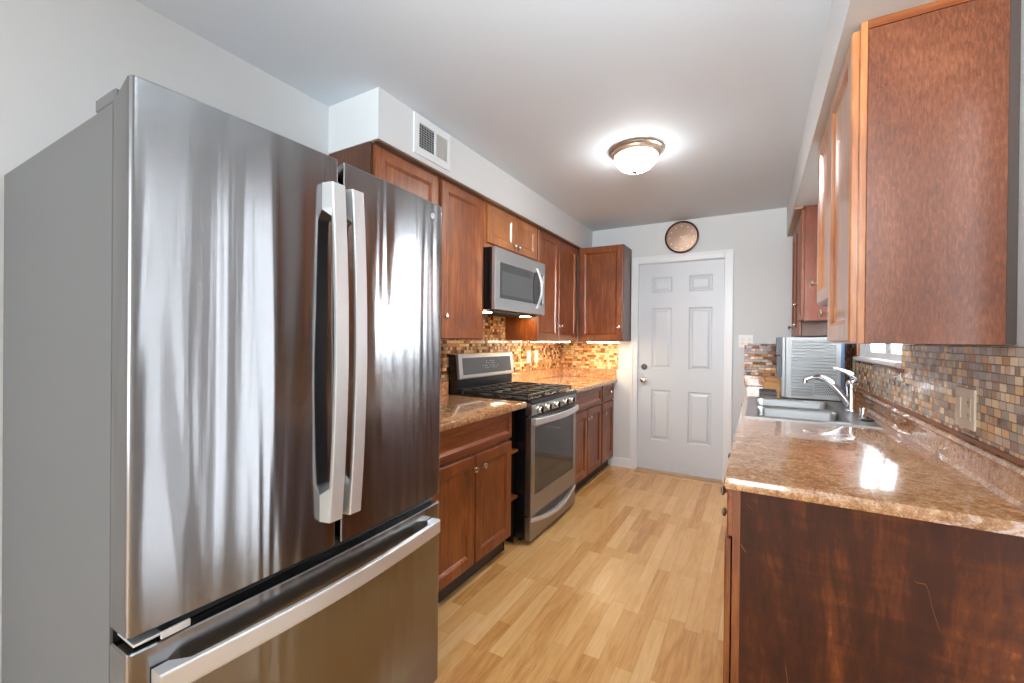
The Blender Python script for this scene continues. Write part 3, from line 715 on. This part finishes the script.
# grates: three sections
def grate(y0, y1):
    bm = nb(); x0, x1 = -1.775, -1.262; z0, z1 = 0.930, 0.944; t = 0.006
    for x in (x0, x1, (x0 + x1) / 2): box(bm, x - t, x + t, y0, y1, z0, z1, bev=0.0015)
    for y in (y0 + t, y1 - t, (y0 + y1) / 2): box(bm, x0, x1, y - t, y + t, z0, z1, bev=0.0015)
    for q in (0.25, 0.75):
        x = x0 + (x1 - x0) * q; box(bm, x - 0.004, x + 0.004, y0 + 0.02, y1 - 0.02, z0, z1)
        for yy in (0.3, 0.7): yv = y0 + (y1 - y0) * yy; box(bm, x - 0.06, x + 0.06, yv - 0.004, yv + 0.004, z0, z1)
    for x in (x0, x1):
        for y in (y0 + t, y1 - t): box(bm, x - t, x + t, y - t, y + t, 0.9145, z0)
    return bm
for a, c_ in ((2.402, 2.640), (2.648, 2.884), (2.892, 3.128)): obj('grate', grate(a, c_), IRON, rg)
for x, y in ((-1.39, 2.52), (-1.39, 3.01), (-1.65, 2.52), (-1.65, 3.01), (-1.52, 2.766)):
    b = nb(); lathe(b, [(0.05, 0), (0.05, 0.006), (0.038, 0.008), (0.038, 0.013), (0.03, 0.0145), (0.001, 0.0145)], (x, y, 0.9142), 'Z', 20)
    obj('burner', b, plain('burner_alu', srgb(150, 150, 150), 0.4, 0.8) if y != 2.766 else IRON, rg, True)
# backguard
b = nb(); prism(b, [(XL + 0.012, 0.897), (-1.803, 0.897), (-1.803, 1.020), (-1.820, 1.178), (-1.835, 1.185), (XL + 0.012, 1.185)], RY0 - 0.001, RY1 + 0.001, 'y')
bgd = obj('backguard', b, BLACK, rg)
b = nb(); prism(b, [(-1.8025, 1.012), (-1.786, 1.012), (-1.782, 1.020), (-1.800, 1.182), (-1.806, 1.189), (-1.822, 1.189)], RY0 + 0.004, RY1 - 0.002, 'y')
pn = obj('display_panel', b, STEEL, rg)
def bgx(z): return -1.782 - (z - 1.020) * (0.018 / 0.162)
b = nb(); prism(b, [(bgx(1.040) - 0.002, 1.040), (bgx(1.040) + 0.0015, 1.040), (bgx(1.160) + 0.0015, 1.160), (bgx(1.160) - 0.002, 1.160)], 2.432, 3.100, 'y')
dsp = obj('display_glass', b, GREYGLASS, pn)
b = nb()
for r_, z in enumerate((1.078, 1.094, 1.112, 1.128)):
    for k in range(9 if r_ < 2 else 5):
        y = 2.68 + k * 0.026 + (0.05 if r_ >= 2 else 0)
        if (k * 7 + r_ * 3) % 4 == 0: continue
        box(b, bgx(z) + 0.0016, bgx(z) + 0.0020, y, y + 0.014, z, z + 0.005)
obj('touch_marks', b, plain('pale_print', srgb(140, 142, 144), 0.5), dsp)

# ------------------------------------------------------------------ microwave
MY0, MY1, MZ0, MZ1 = 2.392, 3.154, 1.497, 1.912
mw = thing('microwave', 'stainless over-the-range microwave mounted under the short cabinet', 'microwave', (-1.7, 2.77, MZ0))
obj('body', B(XL + 0.009, -1.532, MY0, MY1, MZ0 - 0.006, MZ1, bev=0.002), BLACK, mw)
b = nb(); x0, x1 = -1.5315, -1.505
gy0, gy1, gz0, gz1 = 2.455, 2.985, 1.575, 1.818
zt_ = 1.907
for y0, y1, z0, z1 in ((MY0, MY1, MZ0, gz0), (MY0, MY1, gz1, MZ1 - 0.002), (MY0, gy0, gz0, gz1), (3.120, MY1, gz0, gz1)): box(b, x0, x1, y0, y1, z0, z1, bev=0.002)
md = obj('door', b, STEEL, mw)
b = B(x0 + 0.004, x1 - 0.003, gy0 + 0.0005, 3.1195, gz0 + 0.0005, gz1 - 0.0005); mg = obj('door_glass', b, DKGLASS, md)
b = B(x1 - 0.0028, x1 - 0.0020, 2.485, 2.930, 1.600, 1.760); obj('inner_screen', b, GREYGLASS, mg, label='lighter viewing screen')
bm = nb(); n = 22; rings = []
for k in range(n + 1):
    t = k / n; z = 1.540 + (1.850 - 1.540) * t; s = math.sin(PI * t) if 0 < t < 1 else 0
    xo = -1.492 + 0.030 * s; xi = xo - 0.010; yc = 3.000 + 0.022 * s
    if t < 0.04 or t > 0.96: xi = -1.5048
    rings.append([(xi, yc - 0.013, z), (xo, yc - 0.011, z), (xo + 0.002, yc, z), (xo, yc + 0.011, z), (xi, yc + 0.013, z)])
loops(bm, rings); obj('handle', bm, STEEL_H, md, 30)
b = nb(); box(b, XL + 0.05, -1.56, MY0 + 0.05, MY1 - 0.05, MZ0 - 0.014, MZ0 - 0.0065); obj('underside_grille', b, BLACKM, mw)
for yh in (2.43, 3.02): obj('hood_light', B(-1.66, -1.60, yh, yh + 0.07, MZ0 - 0.019, MZ0 - 0.0145), HOODL, mw)

# under cabinet light strips
def strip(label, x0, x1, y0, y1):
    o = thing('light_strip', label, 'light strip', ((x0 + x1) / 2, (y0 + y1) / 2, 1.270), 'light strips under the left wall cabinets')
    obj('housing', B(x0, x1, y0, y1, 1.278, 1.2905), PLASTIC, o)
    obj('diffuser', B(x0 + 0.004, x1 - 0.004, y0 + 0.004, y1 - 0.004, 1.273, 1.2775), UCL, o)
strip('slim glowing light strip under the two door wall cabinet right of the microwave', -1.66, -1.62, 3.20, 4.00)
strip('slim glowing light strip under the corner wall cabinet', -1.50, -1.18, 4.14, 4.18)

# ------------------------------------------------------------------ sink and faucet
b = nb()
def plate(bm, xs, ys, z0, z1, holes):
    for i in range(len(xs) - 1):
        for j in range(len(ys) - 1):
            if (i, j) not in holes: box(bm, xs[i], xs[i + 1], ys[j], ys[j + 1], z0, z1)
sk = thing('sink', 'double bowl stainless steel drop-in sink in the right countertop', 'sink', (0.22, 3.0, 0.75))
xs = [-0.050, 0.000, 0.395, 0.500]; ys = [2.525, 2.575, 2.975, 3.020, 3.415, 3.465]
tops = [[None] * len(ys) for _ in xs]
bm = nb()
for i, x in enumerate(xs):
    for j, y in enumerate(ys):
        z = 0.9115 if (0 < i < 3 and 0 < j < 5) else 0.9095
        tops[i][j] = bm.verts.new((x, y, z))
for i in range(3):
    for j in range(5):
        if i == 1 and j in (1, 3): continue
        bm.faces.new((tops[i][j], tops[i + 1][j], tops[i + 1][j + 1], tops[i][j + 1]))
ed = [e for e in bm.edges if len(e.link_faces) == 1 and all(abs(v.co.x + 0.05) < 1e-6 or abs(v.co.x - 0.5) < 1e-6 or abs(v.co.y - 2.525) < 1e-6 or abs(v.co.y - 3.465) < 1e-6 for v in e.verts)]
r = bmesh.ops.extrude_edge_only(bm, edges=ed)
for v in [g for g in r['geom'] if isinstance(g, bmesh.types.BMVert)]:
    v.co.z = 0.9042
obj('rim', bm, SINKST, sk)
for y0, y1 in ((2.575, 2.975), (3.020, 3.415)):
    bm = nb(); x0, x1 = 0.0, 0.395
    def rr(q, z, rad):
        pts = []
        for cx, cy, a0 in ((x1 - q - rad, y1 - q - rad, 0), (x0 + q + rad, y1 - q - rad, 90), (x0 + q + rad, y0 + q + rad, 180), (x1 - q - rad, y0 + q + rad, 270)):
            for k in range(6): t = math.radians(a0 + k * 18); pts.append((cx + rad * math.cos(t), cy + rad * math.sin(t), z))
        return pts
    loops(bm, [rr(-0.004, 0.9108, 0.03), rr(0.002, 0.907, 0.035), rr(0.006, 0.895, 0.04), rr(0.012, 0.760, 0.045), rr(0.020, 0.745, 0.05), rr(0.04, 0.738, 0.05)], cap0=False)
    bw = obj('bowl', bm, SINKST, sk, 50)
    bm = nb(); lathe(bm, [(0.045, 0.7385), (0.045, 0.7405), (0.03, 0.7395), (0.001, 0.7395)], ((x0 + x1) / 2, (y0 + y1) / 2, 0), 'Z', 20); obj('drain', bm, CHROME, bw, True)
FX, FY = 0.455, 3.0
fc = thing('faucet', 'chrome single lever kitchen faucet standing on the sink deck', 'faucet', (FX, FY, 0.911))
b = nb(); lathe(b, [(0.030, 0.0), (0.030, 0.006), (0.024, 0.012), (0.022, 0.06), (0.021, 0.10), (0.024, 0.13), (0.026, 0.150), (0.022, 0.168), (0.012, 0.178), (0.001, 0.180)], (FX, FY, 0.912), 'Z', 22)
obj('body', b, CHROME, fc, True)
b = nb(); tube(b, [(FX - 0.005, FY, 0.945), (FX - 0.030, FY, 0.985), (FX - 0.065, FY, 1.035), (FX - 0.105, FY, 1.078), (FX - 0.145, FY, 1.096), (FX - 0.185, FY, 1.092), (FX - 0.212, FY, 1.078)], [0.020, 0.020, 0.019, 0.018, 0.017, 0.015, 0.014], 14)
tube(b, [(FX - 0.212, FY, 1.084), (FX - 0.214, FY, 1.060)], 0.0135, 14)
obj('spout', b, CHROME, fc, True)
b = nb(); tube(b, [(FX + 0.032, FY, 1.078), (FX + 0.018, FY, 1.102), (FX - 0.012, FY, 1.124), (FX - 0.045, FY, 1.140), (FX - 0.082, FY, 1.153)], [0.012, 0.018, 0.014, 0.009, 0.006], 12, ((0, 1, 0), 1.0))
obj('lever', b, CHROME, fc, True)
b = nb(); lathe(b, [(0.018, 0.0), (0.018, 0.004), (0.013, 0.010), (0.013, 0.034), (0.016, 0.036), (0.016, 0.048), (0.010, 0.052), (0.001, 0.052)], (0.474, 2.80, 0.9105), 'Z', 18)
tag(obj('soap_dispenser', b, CHROME, None, True, loc=(0.474, 2.80, 0.9105)), 'short chrome soap dispenser cap on the sink deck beside the faucet', 'soap dispenser')
b = nb(); lathe(b, [(0.030, 0.0), (0.032, 0.004), (0.024, 0.010), (0.008, 0.012), (0.006, 0.020), (0.001, 0.021)], (0.505, 2.70, 0.9105), 'Z', 20)
for v in b.verts: v.co.x = 0.505 - 0.03 + (v.co.x - 0.505) * 0.9 + 0.0
tag(obj('sink_stopper', b, RUBBER, None, True, loc=(0.475, 2.70, 0.9105)), 'round black rubber stopper lying at the sink edge', 'sink stopper')

# ------------------------------------------------------------------ countertop appliance
ax0, ax1, ay0, ay1, az0, az1 = 0.170, 0.478, 3.500, 3.860, 0.912, 1.331
ap = thing('countertop_appliance', 'silver boxy appliance with ribbed side standing beyond the sink', 'appliance', (0.32, 3.68, ZT))
b = nb(); box(b, ax0, ax1, ay0, ay1, az0, az1, bev=0.004, seg=2)
for x in (ax0 + 0.04, ax1 - 0.04):
    for y in (ay0 + 0.04, ay1 - 0.04): lathe(b, [(0.014, ZT + 0.0005), (0.014, az0)], (x, y, 0), 'Z', 10)
body = obj('body', b, SILVERP, ap)
b = nb()
nr = 18
for k in range(nr):
    z = az0 + 0.030 + k * (az1 - az0 - 0.06) / (nr - 1)
    x1_ = ax1 - 0.028 if z > 1.035 else 0.326
    prism(b, [(ay0 + 0.001, z - 0.006), (ay0 - 0.010, z - 0.002), (ay0 - 0.010, z + 0.003), (ay0 + 0.001, z + 0.007)], ax0 + 0.035, x1_, 'x')
obj('ribs', b, SILVERP, body)
b = nb()
for i in range(11):
    for j in range(7):
        x = 0.338 + i * 0.0115 + (0.005 if j % 2 else 0); z = 0.950 + j * 0.0115
        lathe(b, [(0.0036, 0), (0.0036, 0.0012)], (x, ay0 - 0.0012, z), 'Y', 8)
obj('vent_holes', b, BLACKM, body)
b = nb(); box(b, ax0 - 0.020, ax0 - 0.0005, ay0 + 0.002, ay1 - 0.002, az0 + 0.005, az1 - 0.001, bev=0.003)
fdo = obj('front_door', b, SILVERP, ap)
b = nb(); box(b, ax0 - 0.056, ax0 - 0.0205, ay0 + 0.002, ay0 + 0.036, 1.205, az1 - 0.003, bev=0.002); box(b, ax0 - 0.052, ax0 - 0.0205, ay0 + 0.002, ay0 + 0.036, 1.045, 1.200, bev=0.002)
obj('handle', b, plain('dark_grey_plastic', srgb(72, 74, 78), 0.35), fdo, label='dark grey handle in two sections')
obj('back_film', B(ax1 + 0.0005, ax1 + 0.018, ay0 + 0.006, ay1 - 0.01, az0 + 0.01, az1 - 0.004), BLUEP, ap, label='blue film along the back edge')
b = nb(); box(b, 0.015, 0.128, 3.66, 3.86, ZT + 0.0005, ZT + 0.010, bev=0.002); box(b, 0.015, 0.128, 3.66, 3.672, ZT + 0.010, ZT + 0.028); box(b, 0.015, 0.128, 3.848, 3.86, ZT + 0.010, ZT + 0.028); box(b, 0.015, 0.025, 3.672, 3.848, ZT + 0.010, ZT + 0.028)
tag(obj('tray', b, plain('dark_tray', srgb(52, 50, 52), 0.35), None, loc=(0.07, 3.76, ZT)), 'low dark tray on the countertop left of the silver appliance', 'tray')
b = nb(); x0, x1, y0, y1, z0, z1 = 0.045, 0.165, 3.94, 4.12, ZT + 0.0005, 1.000
for args in ((x0, x1, y0, y1, z0, z0 + 0.01), (x0, x0 + 0.01, y0, y1, z0 + 0.01, z1), (x1 - 0.01, x1, y0, y1, z0 + 0.01, z1), (x0 + 0.01, x1 - 0.01, y0, y0 + 0.01, z0 + 0.01, z1 - 0.02), (x0 + 0.01, x1 - 0.01, y1 - 0.01, y1, z0 + 0.01, z1)): box(b, *args)
tag(obj('wooden_box', b, BAMBOO, None, loc=(0.105, 4.03, ZT)), 'small open light wood box behind the dark tray', 'box')

# ------------------------------------------------------------------ ceiling light
LX, LY = -0.655, 2.64
cl = thing('ceiling_light', 'round flush ceiling light with frosted glass bowl and bronze rim', 'lamp', (LX, LY, ZC))
b = nb(); lathe(b, [(0.158, 0.0), (0.160, -0.008), (0.156, -0.016), (0.148, -0.020), (0.146, -0.030), (0.136, -0.036), (0.128, -0.042), (0.001, -0.042)], (LX, LY, ZC), 'Z', 48)
obj('rim', b, BRONZE, cl, True)
b = nb(); lathe(b, [(0.001, -0.036), (0.127, -0.0425), (0.124, -0.060), (0.112, -0.085), (0.090, -0.108), (0.060, -0.124), (0.028, -0.132), (0.001, -0.133)], (LX, LY, ZC), 'Z', 48)
obj('lamp_shade', b, LAMP, cl, True)
sp_ = bpy.data.lights.new('ceiling_lamp_bulb', 'SPOT'); sp_.energy = 24; sp_.color = (0.97, 0.98, 1.0); sp_.spot_size = math.radians(172); sp_.spot_blend = 0.6; sp_.shadow_soft_size = 0.07
so = bpy.data.objects.new('ceiling_lamp_bulb', sp_); C.objects.link(so); so.location = (LX, LY, ZC - 0.165)
b = nb(); lathe(b, [(0.020, -0.130), (0.022, -0.135), (0.014, -0.140), (0.008, -0.146), (0.007, -0.152), (0.001, -0.154)], (LX, LY, ZC), 'Z', 18)
obj('finial', b, NICKEL, cl, True)

# ------------------------------------------------------------------ clock
KX, KZ = -0.638, 2.292
ck = thing('wall_clock', 'round copper wall clock above the white door', 'clock', (KX, YE, KZ))
b = nb(); lathe(b, [(0.140, 0.0), (0.152, 0.004), (0.155, 0.025), (0.152, 0.040), (0.144, 0.043), (0.139, 0.038), (0.137, 0.014), (0.001, 0.013)], (KX, YE - 0.0005, KZ), 'Y', 56, -1)
obj('rim', b, CPRIM, ck, True)
b = nb(); lathe(b, [(0.1365, 0.0145), (0.1365, 0.016), (0.001, 0.024)], (KX, YE, KZ), 'Y', 56, -1)
obj('dial', b, COPPER, ck, 60)
def dialy(r): return YE - 0.024 + 0.008 * r / 0.1365
for h in range(12):
    t = h * PI / 6; r = 0.108; b = nb()
    lathe(b, [(0.0052, 0.0), (0.0052, 0.003), (0.001, 0.0035)], (KX + r * math.sin(t), dialy(r) + 0.001, KZ + r * math.cos(t)), 'Y', 10, -1)
    obj('hour_mark', b, IVORY, ck)
def hand(ang, L, wd, yoff, mat):
    t = math.radians(ang); d = Vector((math.sin(t), 0, math.cos(t))); s = Vector((math.cos(t), 0, -math.sin(t)))
    c0 = Vector((KX, YE - 0.0255 - yoff, KZ)); bm = nb()
    pts = [c0 - d * 0.02 - s * wd, c0 - d * 0.02 + s * wd, c0 + d * L + s * wd * 0.5, c0 + d * L - s * wd * 0.5]
    loops(bm, [[p for p in pts], [p + Vector((0, -0.001, 0)) for p in pts]]); return bm
obj('minute_hand', hand(141, 0.108, 0.0022, 0.0, IVORY), IVORY, ck)
obj('hour_hand', hand(80, 0.070, 0.003, 0.0015, IVORY), IVORY, ck)

# ------------------------------------------------------------------ vent, plates
vt = thing('air_vent', 'white wall vent with a dark slotted grille on the left soffit', 'vent', (-1.535, 1.785, 2.35))
xv = -1.535
b = nb()
for y0, y1, z0, z1 in ((1.640, 1.934, 2.247, 2.285), (1.640, 1.934, 2.412, 2.452), (1.640, 1.676, 2.285, 2.412), (1.800, 1.812, 2.285, 2.412), (1.914, 1.934, 2.285, 2.412)): box(b, xv + 0.0005, xv + 0.010, y0, y1, z0, z1)
for y, z in ((1.657, 2.35), (1.925, 2.35)): lathe(b, [(0.004, 0.010), (0.004, 0.012), (0.001, 0.0125)], (xv, y, z), 'X', 10)
obj('frame', b, WHITE, vt)
obj('duct_opening', B(xv + 0.0005, xv + 0.002, 1.676, 1.800, 2.285, 2.412), BLACKM, vt)
b = nb()
for k in range(10): z = 2.2895 + k * 0.0126; box(b, xv + 0.003, xv + 0.006, 1.676, 1.800, z, z + 0.0022)
for k in range(5): y = 1.697 + k * 0.0205; box(b, xv + 0.0022, xv + 0.004, y, y + 0.002, 2.285, 2.412)
obj('grille', b, paint('grey_grille', srgb(170, 170, 168), 0.5), vt)
b = nb()
for k in range(16): z = 2.2870 + k * 0.0078; prism(b, [(xv + 0.001, z), (xv + 0.007, z + 0.001), (xv + 0.007, z + 0.0045), (xv + 0.001, z + 0.0070)], 1.812, 1.914, 'y')
obj('louvers', b, paint('pale_louvers', srgb(205, 204, 198), 0.5), vt)

def plate_t(name, label, cat, axis, sg, front, a0, a1, z0, z1, gangs, mat):
    """gangs: list of 'rocker','outlet','toggle'"""
    P = (lambda a0_, a1_, q0, q1, c0, c1, bm, bev=0.0: box(bm, front + sg * q0, front + sg * q1, a0_, a1_, c0, c1, bev=bev)) if axis == 'x' else (lambda a0_, a1_, q0, q1, c0, c1, bm, bev=0.0: box(bm, a0_, a1_, front + sg * q0, front + sg * q1, c0, c1, bev=bev))
    mid = (a0 + a1) / 2; o = thing(name, label, cat, (front, mid, z0) if axis == 'x' else (mid, front, z0))
    b = nb(); P(a0, a1, 0.0005, 0.006, z0, z1, b, 0.0015); obj('cover_plate', b, mat, o)
    gw = (a1 - a0) / len(gangs); zc = (z0 + z1) / 2
    for i, g in enumerate(gangs):
        c = a0 + gw * (i + 0.5)
        if g == 'rocker':
            b = nb(); P(c - 0.016, c + 0.016, 0.0062, 0.0095, zc - 0.033, zc + 0.033, b, 0.0012); obj('rocker', b, mat, o)
        elif g == 'outlet':
            b = nb(); P(c - 0.017, c + 0.017, 0.0062, 0.0078, zc - 0.033, zc + 0.033, b, 0.0008); q = obj('receptacle', b, mat, o)
            b = nb()
            for zz in (zc - 0.019, zc + 0.019):
                for da in (-0.006, 0.006): P(c + da - 0.0011, c + da + 0.0011, 0.0079, 0.0083, zz - 0.004, zz + 0.006, b)
                P(c - 0.002, c + 0.002, 0.0079, 0.0083, zz - 0.012, zz - 0.008, b)
            obj('slots', b, BLACKM, q)
    return o
plate_t('wall_outlet', 'white double outlet plate on the end wall right of the door', 'outlet', 'y', -1, YE, -0.146, -0.030, 1.244, 1.358, ['outlet', 'outlet'], PLASTIC)
plate_t('wall_outlet', 'cream switch and outlet plate on the right mosaic wall', 'outlet', 'x', -1, XR - 0.008, 1.776, 1.916, 1.034, 1.157, ['outlet', 'rocker'], CREAMP)
plate_t('wall_outlet', 'white plate on the left wall mosaic, just right of the range', 'outlet', 'x', 1, XL + 0.008, 3.560, 3.632, 1.075, 1.192, ['outlet'], PLASTIC)
plate_t('light_switch', 'white switch plate on the left wall mosaic, farther from the range', 'switch', 'x', 1, XL + 0.008, 3.720, 3.792, 1.075, 1.192, ['rocker'], PLASTIC)
